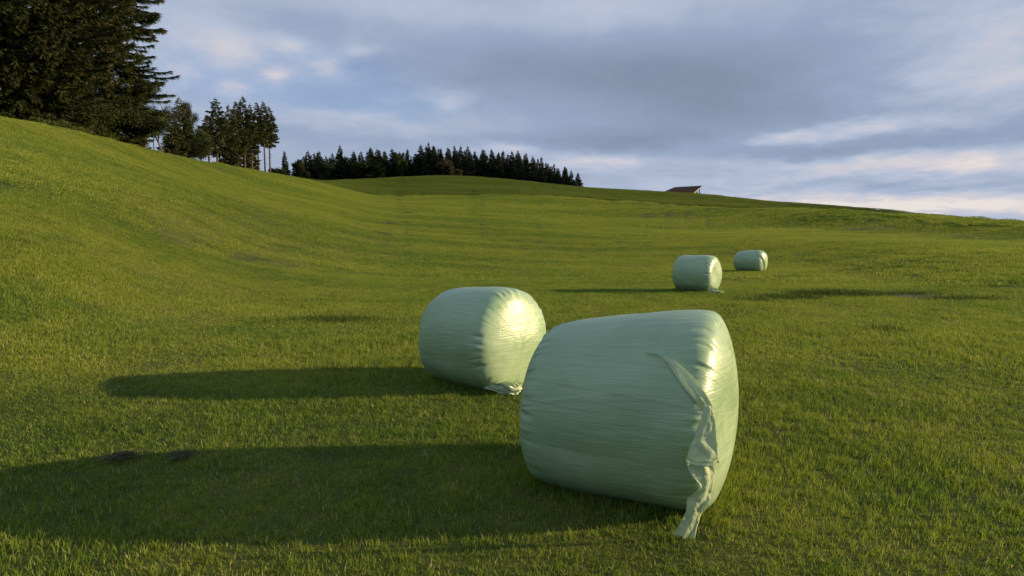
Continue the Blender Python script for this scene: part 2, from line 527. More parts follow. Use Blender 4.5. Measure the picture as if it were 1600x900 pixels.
def scatter(name, pts, rot, scl, meshes, label):
    src = bpy.data.collections.new(name + '_sources')
    for i, me in enumerate(meshes):
        src.objects.link(bpy.data.objects.new('%s_tuft' % name, me))
    me = bpy.data.meshes.new(name)
    n = len(pts)
    me.vertices.add(n); me.vertices.foreach_set('co', np.ascontiguousarray(pts, np.float32).ravel())
    a = me.attributes.new('rot', 'FLOAT_VECTOR', 'POINT'); a.data.foreach_set('vector', np.ascontiguousarray(rot, np.float32).ravel())
    a = me.attributes.new('scl', 'FLOAT_VECTOR', 'POINT'); a.data.foreach_set('vector', np.ascontiguousarray(scl, np.float32).ravel())
    me.update()
    o = link(name, me)
    ng = bpy.data.node_groups.new(name, 'GeometryNodeTree')
    ng.interface.new_socket('Geometry', in_out='INPUT', socket_type='NodeSocketGeometry')
    ng.interface.new_socket('Geometry', in_out='OUTPUT', socket_type='NodeSocketGeometry')
    N, L = ng.nodes, ng.links
    gi, go = N.new('NodeGroupInput'), N.new('NodeGroupOutput')
    ci = N.new('GeometryNodeCollectionInfo'); ci.inputs['Collection'].default_value = src
    ci.inputs['Separate Children'].default_value = True; ci.inputs['Reset Children'].default_value = True
    ip = N.new('GeometryNodeInstanceOnPoints'); ip.inputs['Pick Instance'].default_value = True
    ra = N.new('GeometryNodeInputNamedAttribute'); ra.data_type = 'FLOAT_VECTOR'; ra.inputs[0].default_value = 'rot'
    sa = N.new('GeometryNodeInputNamedAttribute'); sa.data_type = 'FLOAT_VECTOR'; sa.inputs[0].default_value = 'scl'
    rv = N.new('FunctionNodeRandomValue'); rv.data_type = 'INT'
    for s_ in rv.inputs:
        if s_.type == 'INT' and s_.name == 'Min':
            s_.default_value = 0
        if s_.type == 'INT' and s_.name == 'Max':
            s_.default_value = len(meshes) - 1
    er = N.new('FunctionNodeEulerToRotation')
    L.new(ra.outputs[0], er.inputs[0]); L.new(er.outputs[0], ip.inputs['Rotation'])
    L.new(sa.outputs[0], ip.inputs['Scale'])
    L.new([s_ for s_ in rv.outputs if s_.type == 'INT'][0], ip.inputs['Instance Index'])
    L.new(gi.outputs[0], ip.inputs['Points']); L.new(ci.outputs[0], ip.inputs['Instance'])
    L.new(ip.outputs[0], go.inputs[0])
    md = o.modifiers.new('scatter', 'NODES'); md.node_group = ng
    tag(o, label, None, None, 'stuff')
    return o


def ring_points(r0, r1, step, seed, half=math.radians(47), keep=None):
    rng = np.random.default_rng(seed)
    g = np.arange(-r1, r1, step)
    X, Y = np.meshgrid(g, np.arange(-2, r1, step))
    X = X.ravel() + rng.uniform(-.2, .2, X.size) * step; Y = Y.ravel() + rng.uniform(-.2, .2, Y.size) * step
    r = np.hypot(X, Y) * (1 + rng.uniform(-.04, .04, X.size)); ph = np.arctan2(X, Y)
    k = (r >= r0) & (r < r1) & (np.abs(ph) < half)
    if keep is not None:
        k &= keep(X, Y)
    return X[k], Y[k], rng


def placed(X, Y, rng, e, hs=(.65, 1.75)):
    Z = terr(X, Y)
    gx = (terr(X + e, Y) - terr(X - e, Y)) / (2 * e); gy = (terr(X, Y + e) - terr(X, Y - e)) / (2 * e)
    n = len(X); yaw = rng.uniform(0, 2 * np.pi, n)
    rot = np.zeros((n, 3))
    for i in range(n):
        nz = Vector((-gx[i], -gy[i], 1)).normalized()
        q = Vector((0, 0, 1)).rotation_difference(nz) @ Matrix.Rotation(yaw[i], 3, 'Z').to_quaternion()
        rot[i] = q.to_euler()
    # lush hollows and thin spots
    lush = .5 + .5 * np.clip(.8 * vnoise(X / 2.3, Y / 2.3, 11) + .6 * vnoise(X / .8, Y / .8, 12), -1, 1)
    hz = hs[0] + (hs[1] - hs[0]) * lush ** 1.3
    scl = np.stack([np.ones(n), np.ones(n), hz * rng.uniform(.9, 1.1, n)], 1)
    return np.stack([X, Y, Z], 1), rot, scl


def flat_ok(X, Y, e, tol):
    c = terr(X, Y, False)
    d = np.abs(terr(X + e, Y, False) + terr(X - e, Y, False) - 2 * c) / 2 + np.abs(terr(X, Y + e, False) + terr(X, Y - e, False) - 2 * c) / 2
    return d < tol


MOWN = lambda X, Y: np.hypot(X, Y) < rm_at(X, Y) + .5
DIRT = ground_hit(1438, 463.5)
NOT_DIRT = lambda X, Y: (np.abs(X - DIRT[0]) / 1.05) ** 2 + (np.abs(Y - DIRT[1]) / .9) ** 2 > 1

X, Y, g_ = ring_points(1.2, 9, .36, 1)
scatter('grass', *placed(X, Y, g_, .2), [blade_patch('near_tuft', .52, 1000, .044, .0044, M['blade'], 100 + i) for i in range(12)],
        'short mown grass growing close round the two nearest bales')
X, Y, g_ = ring_points(9, 26, .8, 2, keep=NOT_DIRT)
scatter('grass', *placed(X, Y, g_, .4), [blade_patch('mid_tuft', 1.25, 3200, .050, .0068, M['blade'], 200 + i) for i in range(10)],
        'short mown grass on the flat middle of the meadow')
X, Y, g_ = ring_points(26, 195, 2.2, 3, keep=lambda X, Y: MOWN(X, Y) & ((np.hypot(X, Y) < 92) | ~flat_ok(X, Y, 4., .15)))
scatter('grass', *placed(X, Y, g_, 1.2), [blade_patch('far_tuft', 3.3, 4600, .070, .017, M['blade'], 300 + i) for i in range(8)],
        'short mown grass where the meadow begins to climb')
X, Y, g_ = ring_points(92, 195, 4.8, 4, keep=lambda X, Y: MOWN(X, Y) & flat_ok(X, Y, 4., .22))
scatter('grass', *placed(X, Y, g_, 2.), [blade_patch('hill_tuft', 7.4, 5600, .11, .055, M['blade'], 400 + i) for i in range(8)],
        'short mown grass on the upper slopes of the meadow')
TALL = lambda X, Y: (np.arctan2(X, Y) < math.radians(33)) & flat_ok(X, Y, 3., .6) & (np.hypot(X, Y) > rm_at(X, Y) + 1.) & (np.arctan2(X, Y) > math.radians(-24)) & (np.hypot(X, Y) < np.interp(np.arctan2(X, Y), PHIS, TB['rf']) + 15)
X, Y, g_ = ring_points(95, 275, 3.8, 5, keep=TALL)
PTS, ROT, SCL = placed(X, Y, g_, 3., (.7, 1.2))
SCL[:, 2] *= np.clip((math.radians(35) - np.arctan2(X, Y)) / math.radians(17), .15, 1)
scatter('tall_grass', PTS, ROT, SCL, [blade_patch('tall_tuft', 4.6, 2600, .40, .04, M['tall'], 500 + i, .25, .3) for i in range(8)],
        'taller uncut grass on the far hill above the mown edge')


# ------------------------------------------------------------------ bales
def bale_mesh(seed, R, L, axis_deg, left=(1., 0.), n_exp=4.2, sag=.03, pleat=.012, nth=420, ns=170, dome=.05):
    """wrapped round bale, its axis in the ground plane; left=(radius factor at the left end, lift of the left end)"""
    rng = np.random.default_rng(seed)
    t = np.linspace(0, math.pi, ns)
    # denser near the two shoulders
    c, s = np.cos(t), np.sin(t)
    ax = np.sign(c) * np.abs(c) ** (2 / n_exp) * L / 2
    rho = np.abs(np.sin(t).clip(0)) ** (2 / n_exp) * R
    # resample by arc length
    arc = np.concatenate([[0], np.cumsum(np.hypot(np.diff(ax), np.diff(rho)))])
    q = np.linspace(0, arc[-1], ns)
    ax, rho = np.interp(q, arc, ax), np.interp(q, arc, rho)
    th = np.linspace(-math.pi, math.pi, nth, endpoint=False)         # 0 = up
    TH, AX = np.meshgrid(th, ax, indexing='ij'); RHO = np.broadcast_to(rho, TH.shape).copy()
    facing = np.clip(1 - (RHO / R), 0, 1)
    shoulder = np.exp(-((np.abs(AX) / (L / 2) - .93) / .10) ** 2) * np.exp(-((RHO / R - .90) / .16) ** 2)
    e = AX / (L / 2)
    AX = AX + np.sign(AX) * dome * np.clip(1 - (RHO / R) ** 2, 0, 1) * np.clip((np.abs(e) - .75) / .25, 0, 1) ** 2
    # slow lumps
    cs, sn = np.cos(TH), np.sin(TH)
    def lump(f, k):
        return vnoise(cs * RHO / R * f + 10 * k, sn * RHO / R * f + e * f * .8, seed + k)
    R2 = RHO * (1 + .030 * np.clip(1 - (e + .25) ** 2 / 1.2, 0, 1)) * (1 + .022 * lump(1.3, 1) + .010 * lump(3.1, 2))
    AX = AX + .018 * lump(1.6, 3) * np.clip(1 - RHO / R, 0, 1) * 3
    # folds along the barrel
    fold = np.zeros_like(TH)
    for k in range(34):
        t0 = rng.uniform(-math.pi, math.pi); wd = rng.uniform(.008, .03); skew = rng.uniform(-.12, .12); a = rng.uniform(-1, 1)
        e0, ew = rng.uniform(-1, 1), rng.uniform(.3, 1.)
        dd = (TH - t0 - skew * e + math.pi) % (2 * math.pi) - math.pi
        fold += a * np.exp(-(dd / wd) ** 2) * np.exp(-((e - e0) / ew) ** 2)
    fine = vnoise(TH / (2 * math.pi) * 170 + 3 * e, e * 1.2 + 5, seed + 9)
    R2 = R2 + (.0030 * fold + .0009 * fine) * np.clip(RHO / R * 1.6 - .6, 0, 1)
    # gathered pleats on the shoulders, running from barrel into the face
    pl = np.zeros_like(TH)
    for k in range(90):
        t0 = rng.uniform(-math.pi, math.pi); wd = rng.uniform(.012, .045); tw = rng.uniform(-.25, .25); a = rng.uniform(-1, .7)
        ln = rng.uniform(.05, .15)
        arcd = (np.clip(1 - np.abs(e), 0, 1) * L / 2 - (1 - RHO / R) * R)    # + on barrel, - on face
        dd = (TH - t0 - tw * arcd + math.pi) % (2 * math.pi) - math.pi
        pl += a * np.exp(-(dd / wd) ** 2) * np.exp(-((arcd + rng.uniform(-.03, .03)) / np.where(arcd > 0, ln, ln * .55)) ** 2)
    pl = pl * np.clip(RHO / R * 1.5 - .2, 0, 1)
    AX2 = AX + np.sign(e) * pleat * pl * .7
    R2 = R2 + pleat * pl * .8
    # shape of this bale
    tl = np.clip((1 - e) / 2, 0, 1) ** 1.3
    fac = 1 + (left[0] - 1) * tl
    y = -R2 * np.sin(TH) * fac; z = R2 * np.cos(TH) * fac
    z = z + left[1] * tl
    # stands heavy on the ground: flattened foot, swollen lower belly
    z = z * (1 - sag); zb = -R * (1 - sag)
    low = np.clip((-z / R - .3) / .7, 0, 1)
    y = y * (1 + sag * 1.2 * np.sin(np.clip(low, 0, 1) * math.pi * .8))
    fl = zb + .075
    z = np.where(z < fl, fl - .075 * (1 - np.exp(-(fl - z) / .075)) * .8, z)
    zmin = z.min()
    P = np.stack([AX2, y, z - zmin - .025], -1)
    a = math.radians(axis_deg); rot = np.array([[math.cos(a), -math.sin(a), 0], [math.sin(a), math.cos(a), 0], [0, 0, 1]])
    W = P @ rot.T
    # close the two poles
    v = W.reshape(-1, 3); nv = len(v)
    idx = np.arange(nth * ns).reshape(nth, ns); b = np.roll(idx, -1, 0)
    f = np.stack([idx[:, :-1], idx[:, 1:], b[:, 1:], b[:, :-1]], -1).reshape(-1, 4)
    me = raw_mesh('film_wrapped_bale', v, f, M['film'])
    attr = me.attributes.new('bale', 'FLOAT_VECTOR', 'POINT')
    attr.data.foreach_set('vector', np.ascontiguousarray(np.stack([AX, y, z], -1), np.float32).ravel())
    at2 = me.attributes.new('face', 'FLOAT', 'POINT')
    fc = np.clip(((1 - RHO / R) - .03) / .10, 0, 1)
    at2.data.foreach_set('value', np.ascontiguousarray(fc, np.float32).ravel())
    return me


def place_bale(px, py_foot, Y, label, **kw):
    p = at(px, py_foot, Y)
    z = terrf(p[0], p[1])
    me = bale_mesh(**kw)
    o = link('film_wrapped_bale', me, None, (p[0], p[1], z - .01))
    tag(o, label, 'hay bale', 'film wrapped round bales on the meadow')
    return o


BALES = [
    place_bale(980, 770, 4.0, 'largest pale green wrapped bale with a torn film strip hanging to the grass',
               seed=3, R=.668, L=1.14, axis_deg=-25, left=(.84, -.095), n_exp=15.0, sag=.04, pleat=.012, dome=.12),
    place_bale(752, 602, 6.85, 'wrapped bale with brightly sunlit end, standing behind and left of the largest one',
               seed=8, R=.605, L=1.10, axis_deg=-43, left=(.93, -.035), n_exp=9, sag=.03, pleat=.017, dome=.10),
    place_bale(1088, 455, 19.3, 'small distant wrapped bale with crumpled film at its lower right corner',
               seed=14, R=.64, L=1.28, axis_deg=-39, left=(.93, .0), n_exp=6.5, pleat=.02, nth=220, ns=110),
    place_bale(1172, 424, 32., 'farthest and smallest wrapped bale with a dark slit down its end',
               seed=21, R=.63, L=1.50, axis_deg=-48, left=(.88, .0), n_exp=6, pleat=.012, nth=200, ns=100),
]


def ribbon(name, ctr, wid, seed, parent, mat, nu=16, sub=7, amp=.012, folds=2.5, twist=None, thick=.0012, frill=0.):
    """crumpled strip of film: ctr (k,3) world points, wid (k,3) world width vectors"""
    rng = np.random.default_rng(seed)
    ctr, wid = np.asarray(ctr, float), np.asarray(wid, float)
    k = len(ctr); q = np.linspace(0, k - 1, (k - 1) * sub + 1)
    C = np.stack([pchip(np.arange(k), ctr[:, i], q) for i in range(3)], 1)
    W = np.stack([pchip(np.arange(k), wid[:, i], q) for i in range(3)], 1)
    T = np.gradient(C, axis=0); T /= np.linalg.norm(T, axis=1)[:, None] + 1e-9
    Nn = np.cross(T, W); Nn /= np.linalg.norm(Nn, axis=1)[:, None] + 1e-9
    u = np.linspace(-.5, .5, nu)
    m = len(q)
    U, Q = np.meshgrid(u, np.arange(m), indexing='ij')
    wl = np.linalg.norm(W, axis=1)
    zig = np.sin(U * folds * 2 * np.pi + 1.6 * vnoise(U * 1.5, Q / 9., seed) + 2.) * (.7 + .6 * vnoise(U * 2 + 5, Q / 7., seed + 1))
    cr = 1.5 * (1 - 2 * np.abs(vnoise(U * 5 + 3 + Q / 11., Q / 4. - U * 3, seed + 2)) ** .7) + .6 * (1 - 2 * np.abs(vnoise(U * 9 - Q / 9., Q / 3. + U * 4, seed + 3)) ** .7)
    D = amp * (zig + .22 * cr) * np.clip(wl / .1, .35, 1.3)[None]
    jag = frill * vnoise(U * 12, 0 * Q + 2, seed + 5) * np.clip((Q - m * .86) / (m * .14), 0, 1)
    P = C[None] + U[..., None] * W[None] * (1 + .05 * vnoise(U * 0 + 1, Q / 6., seed + 4))[..., None] + D[..., None] * Nn[None] + jag[..., None] * T[None]
    P = P - np.array(parent.location)
    me = grid_mesh(name, P, mat)
    o = link(name, me, parent)
    sd = o.modifiers.new('thickness', 'SOLIDIFY'); sd.thickness = thick; sd.offset = 0
    return o


def build_tails():
    b = BALES[0]
    bv = BVHTree.FromPolygons([b.location + v.co for v in b.data.vertices], [tuple(p.vertices) for p in b.data.polygons])
    eye = Vector((0, 0, EYE))

    def on(px, py, off, Y=None):
        d = Vector(ray(px, py)).normalized()
        h = bv.ray_cast(eye, d)
        if h[0] is not None and Y is None:
            return np.array(h[0] - d * off)
        return at(px, py, Y)
    sc = 3.45 / F                                       # metres per photo pixel there
    def wv(dx, dy, dyy=0.):
        return np.array([dx * sc, dyy * sc, -dy * sc])
    # twisted rope lying over the shoulder
    pts = [(1008, 551), (1026, 554), (1042, 561), (1058, 577), (1078, 600), (1094, 620), (1107, 640)]
    wd = [(0, 2), (1, 4), (4, -7), (10, -11), (15, -13), (16, -12), (13, -6)]
    ribbon('film_tail', [on(x, y, .018) for x, y in pts], [wv(*w) for w in wd], 4, b, M['film_tail'], 14, 8, .007, 1.6)
    # flared piece with its hem folded back
    yk = on(1107, 640, .02)[1]
    pts = [(1106, 634), (1106, 655), (1103, 680), (1100, 702), (1099, 721)]
    wd = [(10, 2), (20, 1), (31, 0), (42, 3), (48, 5)]
    C = [on(x, y, .06 + .006 * i) for i, (x, y) in enumerate(pts)]
    yy = [c[1] for c in C]
    for i in range(len(C)):
        C[i] = at(pts[i][0], pts[i][1], min(yy) - .075)
    ribbon('film_tail', C, [wv(*w) for w in wd], 5, b, M['film_tail'], 20, 8, .006, 1.3)
    y0 = C[-1][1]
    hem = [at(1072, 719, y0 + .02), at(1085, 723, y0 - .008), at(1100, 724, y0 - .012), at(1114, 724, y0 - .008), at(1127, 716, y0 + .02)]
    ribbon('film_hem', hem, [wv(1, 7), wv(0, 8), wv(0, 9), wv(0, 8), wv(-2, 7)], 7, b, M['film_tail'], 8, 7, .006, 1.)
    # narrow twisted strip down to the grass
    g0 = ground_hit(1066, 846)
    pts = [(1092, 722), (1098, 736), (1107, 752), (1102, 768), (1091, 785), (1084, 802), (1076, 822), (1068, 843)]
    Ys = np.linspace(y0 + .015, g0[1] + .02, len(pts))
    wd = [(38, -3, 6), (34, -8, 10), (24, -16, 14), (25, 8, 20), (30, 10, 6), (24, 10, 10), (26, 14, 8), (32, 15, 4)]
    ribbon('film_tail', [at(x, y, Y) for (x, y), Y in zip(pts, Ys)], [wv(*w) for w in wd], 6, b, M['film_tail'], 18, 8, .008, 1.5, frill=.03)

    # crumpled bundles at the foot of the other bales
    def bundle(bale, spots, Yc, scale, seed):
        s = Yc / F
        for i, (x, y, dx, dy, w) in enumerate(spots):
            p0, p1, p2 = at(x - dx, y - dy, Yc + .02), at(x, y, Yc - .03 - .02 * i), at(x + dx, y + dy, Yc)
            up = np.array([.25 * w * s, .3 * w * s, w * s])
            ribbon('film_tail', [p0, .5 * (p0 + p1) + [0, -.02, .015], p1, .5 * (p1 + p2) + [0, -.03, -.01], p2], [up * .5, up * .9, up, up * .9, up * .6], seed + i, bale, M['film_tail'], 16, 6, .026 * scale, 1.7)
    yb = ground_hit(790, 617)[1]
    bundle(BALES[1], [(776, 607, 20, 2, 9), (790, 611, 14, 4, 18), (802, 607, 13, -1, 17), (796, 603, 15, 2, 10)], yb + .03, 1.0, 30)
    yb = ground_hit(1118, 459)[1]
    bundle(BALES[2], [(1113, 453, 7, 1, 8), (1122, 456, 9, 1.5, 6)], yb + .05, 1.6, 40)
    # dark slit and flap on the end of the farthest bale
    b4 = BALES[3]
    bv4 = BVHTree.FromPolygons([b4.location + v.co for v in b4.data.vertices], [tuple(p.vertices) for p in b4.data.polygons])
    C, W = [], []
    for x, y in [(1188.5, 398), (1191, 403), (1193.5, 409), (1194, 416), (1193.5, 423)]:
        d = Vector(ray(x, y)).normalized(); h = bv4.ray_cast(eye, d)
        C.append(np.array(h[0] - d * .05) if h[0] is not None else at(x, y, 31.4)); W.append(np.array([.10, -.05, .02]))
    ribbon('film_flap', C, W, 50, b4, M['film_tail'], 10, 6, .02, 1.)


build_tails()


def base_grass():
    """longer blades the mower could not reach, close round the foot of each bale"""
    rng = np.random.default_rng(12); qs, ts = [], []
    for b, n, w in zip(BALES, (2600, 1800, 1200, 900), (.0022, .003, .006, .008)):
        v = np.array([q.co for q in b.data.vertices]); v = v[(v[:, 2] < .10) & (v[:, 2] > .005)]
        p = v[rng.integers(0, len(v), n)]
        c = v[:, :2].mean(0); o_ = p[:, :2] - c; o_ /= np.linalg.norm(o_, axis=1)[:, None] + 1e-6
        xy = p[:, :2] + o_ * np.abs(rng.normal(.01, .05, (n, 1))) + np.array(b.location)[:2] + rng.normal(0, .012, (n, 2))
        root = np.stack([xy[:, 0], xy[:, 1], terr(xy[:, 0], xy[:, 1]) - .01], 1)
        d = np.stack([o_[:, 0] * .3 + rng.normal(0, .35, n), o_[:, 1] * .3 + rng.normal(0, .35, n), np.ones(n)], 1)
        qs.append(sprays(root, d, rng.uniform(.04, .13, n), w, w * .15, rng, .1)); ts.append(rng.random(n) * .8)
    o = link('rank_grass', quads_mesh('rank_grass', np.concatenate(qs), M['blade'], np.concatenate(ts)))
    tag(o, 'longer grass blades standing close round the feet of the bales', None, None, 'stuff')


base_grass()


# ------------------------------------------------------------------ dirt, dead grass
def build_dirt():
    n, m = 48, 14
    a = np.linspace(0, 2 * np.pi, n, endpoint=False); r = np.linspace(.02, 1, m)
    A, Rr = np.meshgrid(a, r, indexing='ij')
    rad = 1 + .22 * vnoise(np.cos(A) * 1.6, np.sin(A) * 1.6, 5) + .08 * vnoise(np.cos(A) * 5, np.sin(A) * 5, 6)
    X = DIRT[0] + Rr * rad * np.cos(A) * 1.0; Y = DIRT[1] + Rr * rad * np.sin(A) * .85
    Z = terr(X, Y) + .03 * (1 - Rr ** 3) + .018 * vnoise(X * 4, Y * 4, 8) * (1 - Rr) - .01 * (Rr > .96)
    o = link('dirt_patch', grid_mesh('dirt_patch', np.stack([X, Y, Z], -1), M['soil'], closed_u=True))
    tag(o, 'bare brown earth patch in the mown grass near the right edge', None, None, 'structure')


build_dirt()


def dead_clump(px, py, wx, wy, n, seed, label, h=.014, mat='dead', L=(.07, .20), cat='dead grass'):
    rng = np.random.default_rng(seed)
    c = ground_hit(px, py)
    x = rng.normal(0, wx * .5, n); y = rng.normal(0, wy * .5, n)
    z = terr(c[0] + x, c[1] + y) - c[2] + np.maximum(0, h * np.exp(-(x / wx) ** 2 - (y / wy) ** 2) * 1.5) * rng.uniform(.15, 1.1, n)
    az = rng.normal(.45, .8, n)
    d = np.stack([np.cos(az), np.sin(az), rng.normal(.02, .16, n)], 1)
    ln = rng.uniform(*L, n)
    root = np.stack([x, y, z + .015], 1) - d * (ln * .5)[:, None]
    mid = root + d * (ln * .5)[:, None] + np.stack([0 * x, 0 * x, rng.uniform(0, .03, n)], 1)
    q1 = sprays(root, mid - root, np.linalg.norm(mid - root, axis=1), .0022, .0024, rng)
    q2 = sprays(mid, d + rng.normal(0, .25, (n, 3)), ln * .5, .0024, .0006, rng)
    o = link('dead_grass_clump', quads_mesh('dead_grass_clump', np.concatenate([q1, q2]), M[mat], np.tile(rng.random(n) * .9, 2)), None, c)
    tag(o, label, cat, 'clumps of dead cut grass')


dead_clump(196, 718, .11, .06, 170, 1, 'larger brown tangle of dead cut grass, left one of two at the shadow edge')
dead_clump(285, 716, .09, .05, 90, 2, 'smaller thinner tangle of dead grass, right one of two at the shadow edge')


def rut_shade_tufts(spots):
    """dark blades standing in for rut shade beside the bare earth, plus a few tufts: uncountable blades, one object"""
    rng = np.random.default_rng(77); qs, ts = [], []
    for (px, py, wpx, n, h) in spots:
        c = ground_hit(px, py); w = wpx * c[1] / F
        x = c[0] + rng.normal(0, w * .5, n); y = c[1] + rng.normal(0, .28, n)
        root = np.stack([x, y, terr(x, y) - .01], 1)
        d = np.stack([rng.normal(0, .45, n), rng.normal(0, .45, n), np.ones(n)], 1)
        qs.append(sprays(root, d, h * rng.uniform(.4, 1.1, n), .006, .001, rng, .1)); ts.append(rng.random(n) * .35)
    o = link('rank_grass', quads_mesh('rank_grass', np.concatenate(qs), M['tuft_rut_shade'], np.concatenate(ts)))
    tag(o, 'dark grass strip standing in for the shaded rut by the bare earth patch', None, None, 'stuff')


rut_shade_tufts([(1180, 470, 40, 700, .16), (1240, 466, 60, 1500, .20), (1300, 461, 60, 2600, .26), (1350, 461, 50, 1500, .20), (1420, 460, 60, 1200, .20),
            (1500, 468, 70, 1600, .18), (520, 500, 90, 1800, .13), (1390, 516, 30, 500, .13), (1240, 434, 40, 900, .2), (1200, 463, 40, 900, .1), (1280, 459, 50, 1500, .14), (1330, 464, 50, 1200, .1)])


def dark_tufts():
    rng = np.random.default_rng(31); qs, ts = [], []
    for k in range(240):
        a = rng.uniform(-.75, .75); r = math.exp(rng.uniform(math.log(5.5), math.log(120)))
        cx, cy = r * math.sin(a), r * math.cos(a)
        if r > float(rm_at(np.array([cx]), np.array([cy]))[0]) - 6:
            continue
        n = int(rng.uniform(60, 260)); w = rng.uniform(.12, .35) * (1 + r / 35); h = rng.uniform(.05, .10) * (1 + r / 60)
        x = cx + rng.normal(0, w, n) * 1.6; y = cy + rng.normal(0, w, n) * .8
        root = np.stack([x, y, terr(x, y) - .01], 1)
        d = np.stack([rng.normal(0, .4, n), rng.normal(0, .4, n), np.ones(n)], 1)
        qs.append(sprays(root, d, h * rng.uniform(.4, 1.2, n), .0022 * (1 + r / 9), .0005, rng, .1)); ts.append(rng.random(n) * .9)
    o = link('rank_grass', quads_mesh('rank_grass', np.concatenate(qs), M['tuft_rut_shade'], np.concatenate(ts)))
    tag(o, 'darker tufts of lush grass dotted over the mown meadow', None, None, 'stuff')


dark_tufts()


# ------------------------------------------------------------------ trees
def spruce_trunk(rng, H, r, stubs=0, clear=0.):
    z = np.linspace(0, 1, 14)
    path = np.stack([.004 * H * vnoise(z * 3, z * 0 + rng.random() * 50), .004 * H * vnoise(z * 3, z * 0 + rng.random() * 50), z * H], 1)
    path[0, 2] -= .6
    rad = r * (1 - z) ** .8 + .015; rad[0] *= 1.35
    tubes = [tube_pts(path, rad, 9)]
    for _ in range(stubs):
        h = rng.uniform(.12, max(.15, clear * 1.1)) * H; a = rng.uniform(0, 6.28); L = rng.uniform(.3, 1.2)
        p0 = np.array([0, 0, h]); p1 = p0 + L * np.array([math.cos(a), math.sin(a), rng.uniform(-.35, .1)])
        tubes.append(tube_pts([p0, (p0 + p1) / 2, p1], [.035, .025, .01], 4))
    return tubes


def spruce_crown(rng, H, clear, Rmax, step, per, dens, tw, w0, shape=.85, droop=.30, ragged=.25, top_open=0.):
    qs = []
    zs = np.arange(clear * H, H * .985, step)
    for z0 in zs:
        t = (z0 - clear * H) / (H * (1 - clear))
        prof = (1 - t) ** shape * min(1., .55 + 2.2 * t)
        for b in range(per):
            if rng.random() < .10:
                continue
            L = max(.25, Rmax * prof * rng.uniform(1 - 1.6 * ragged, 1 + .5 * ragged))
            a = rng.uniform(0, 2 * np.pi)
            fw = np.array([math.cos(a), math.sin(a), 0]); sd = np.array([-fw[1], fw[0], 0])
            n = max(5, int(L * dens))
            s = np.sqrt(rng.uniform(.03, 1., n))
            dr = droop * (1 - t * 1.25) * rng.uniform(.6, 1.4)
            zz = z0 + rng.uniform(-.3, .3) * step + L * (-dr * 1.6 * s + dr * 1.0 * s ** 2.4) + (.35 * t) * L * s
            root = fw[None] * (L * s)[:, None]; root[:, 2] = zz
            side = rng.choice([-1., 1.], n)
            d = sd[None] * (side * rng.uniform(.35, 1., n))[:, None] + fw[None] * rng.uniform(.3, 1., n)[:, None]
            d[:, 2] -= rng.uniform(-.05, .95, n) * (.4 + droop)
            sc_ = min(1., .35 + 1.1 * L / Rmax)
            ln = tw * rng.uniform(.5, 1.15, n) * (1.15 - .55 * s) * sc_
            qs.append(sprays(root, d, ln, w0 * sc_, w0 * sc_ * .25, rng, .12))
            # the branch's own leading shoot
            e = root[np.argmax(s)]
            qs.append(sprays(e[None] - fw[None] * .2, (fw + np.array([0, 0, .05]))[None], [tw * .9 * sc_], w0 * 1.1 * sc_, w0 * .15, rng))
    tip = np.array([[0, 0, H * .97]])
    qs.append(sprays(np.repeat(tip, 4, 0), np.array([[.05, 0, 1], [-.05, .02, 1], [0, .06, 1], [0, -.05, 1.]]), [H * .045] * 4, w0 * .6, w0 * .1, rng))
    q = np.concatenate(qs)
    t = rng.random(len(q)); t[(t > .88) & (rng.random(len(q)) < .5)] *= .8
    return q, t


def broad_tree(rng, H, spread, levels=3, leaf=.22, per=40, trunk_r=.12, leaf_keep=1., fork=.3, leafw=.5, up=.6):
    tubes, ends = [], []

    def grow(p, d, L, r, lv):
        k = 5; path = [p]
        dd = d.copy()
        for i in range(k):
            dd = dd + rng.normal(0, .16, 3) + np.array([0, 0, .05]); dd /= np.linalg.norm(dd)
            path.append(path[-1] + dd * L / k)
        path = np.array(path)
        tubes.append(tube_pts(path, np.linspace(r, r * .45, k + 1), 6 if lv else 9))
        if lv >= 1:
            for q in path[2:]:
                ends.append((q, L, lv))
        if lv < levels:
            for _ in range(rng.integers(4, 7) if lv == 0 else rng.integers(3, 5)):
                j = rng.integers(2 if lv == 0 else 1, k + 1)
                a = rng.uniform(0, 6.28)
                nd = np.array([math.cos(a) * spread, math.sin(a) * spread, up * rng.uniform(.3, 1.1)]) + dd * .5
                nd /= np.linalg.norm(nd)
                grow(path[j], nd, L * rng.uniform(.42, .68), r * .5, lv + 1)
    grow(np.array([0, 0, -.4]), np.array([0, 0, 1.]), H * .62, trunk_r, 0)
    roots = []
    for q, L, lv in ends:
        if rng.random() > leaf_keep:
            continue
        m = int(per * (1.4 if lv == levels else .6))
        roots.append(q + rng.normal(0, .20 * L ** .5 + .12, (m, 3)))
    roots = np.concatenate(roots) if roots else np.zeros((1, 3))
    mx = max(roots[:, 2].max(), max(T[..., 2].max() for T in tubes)); k = H / mx
    roots = roots * k; tubes = [T * k for T in tubes]
    d = rng.normal(0, 1, roots.shape)
    q = sprays(roots, d, leaf * rng.uniform(.6, 1.2, len(roots)), leaf * leafw * .55, leaf * leafw * .35, rng)
    return tubes, q, rng.random(len(q)) * .9


def make_tree(name, tubes, crown, bark, leaf):
    root = bpy.data.objects.new(name, None); COL.objects.link(root)
    root.empty_display_size = .5
    link('trunk', tubes_mesh('trunk', tubes, M[bark]), root)
    q, t = crown
    link('crown', quads_mesh('crown', q, M[leaf], t), root)
    return root


def dup(root):
    r = root.copy(); COL.objects.link(r)
    for ch in root.children:
        c = ch.copy(); COL.objects.link(c); c.parent = r
    return r


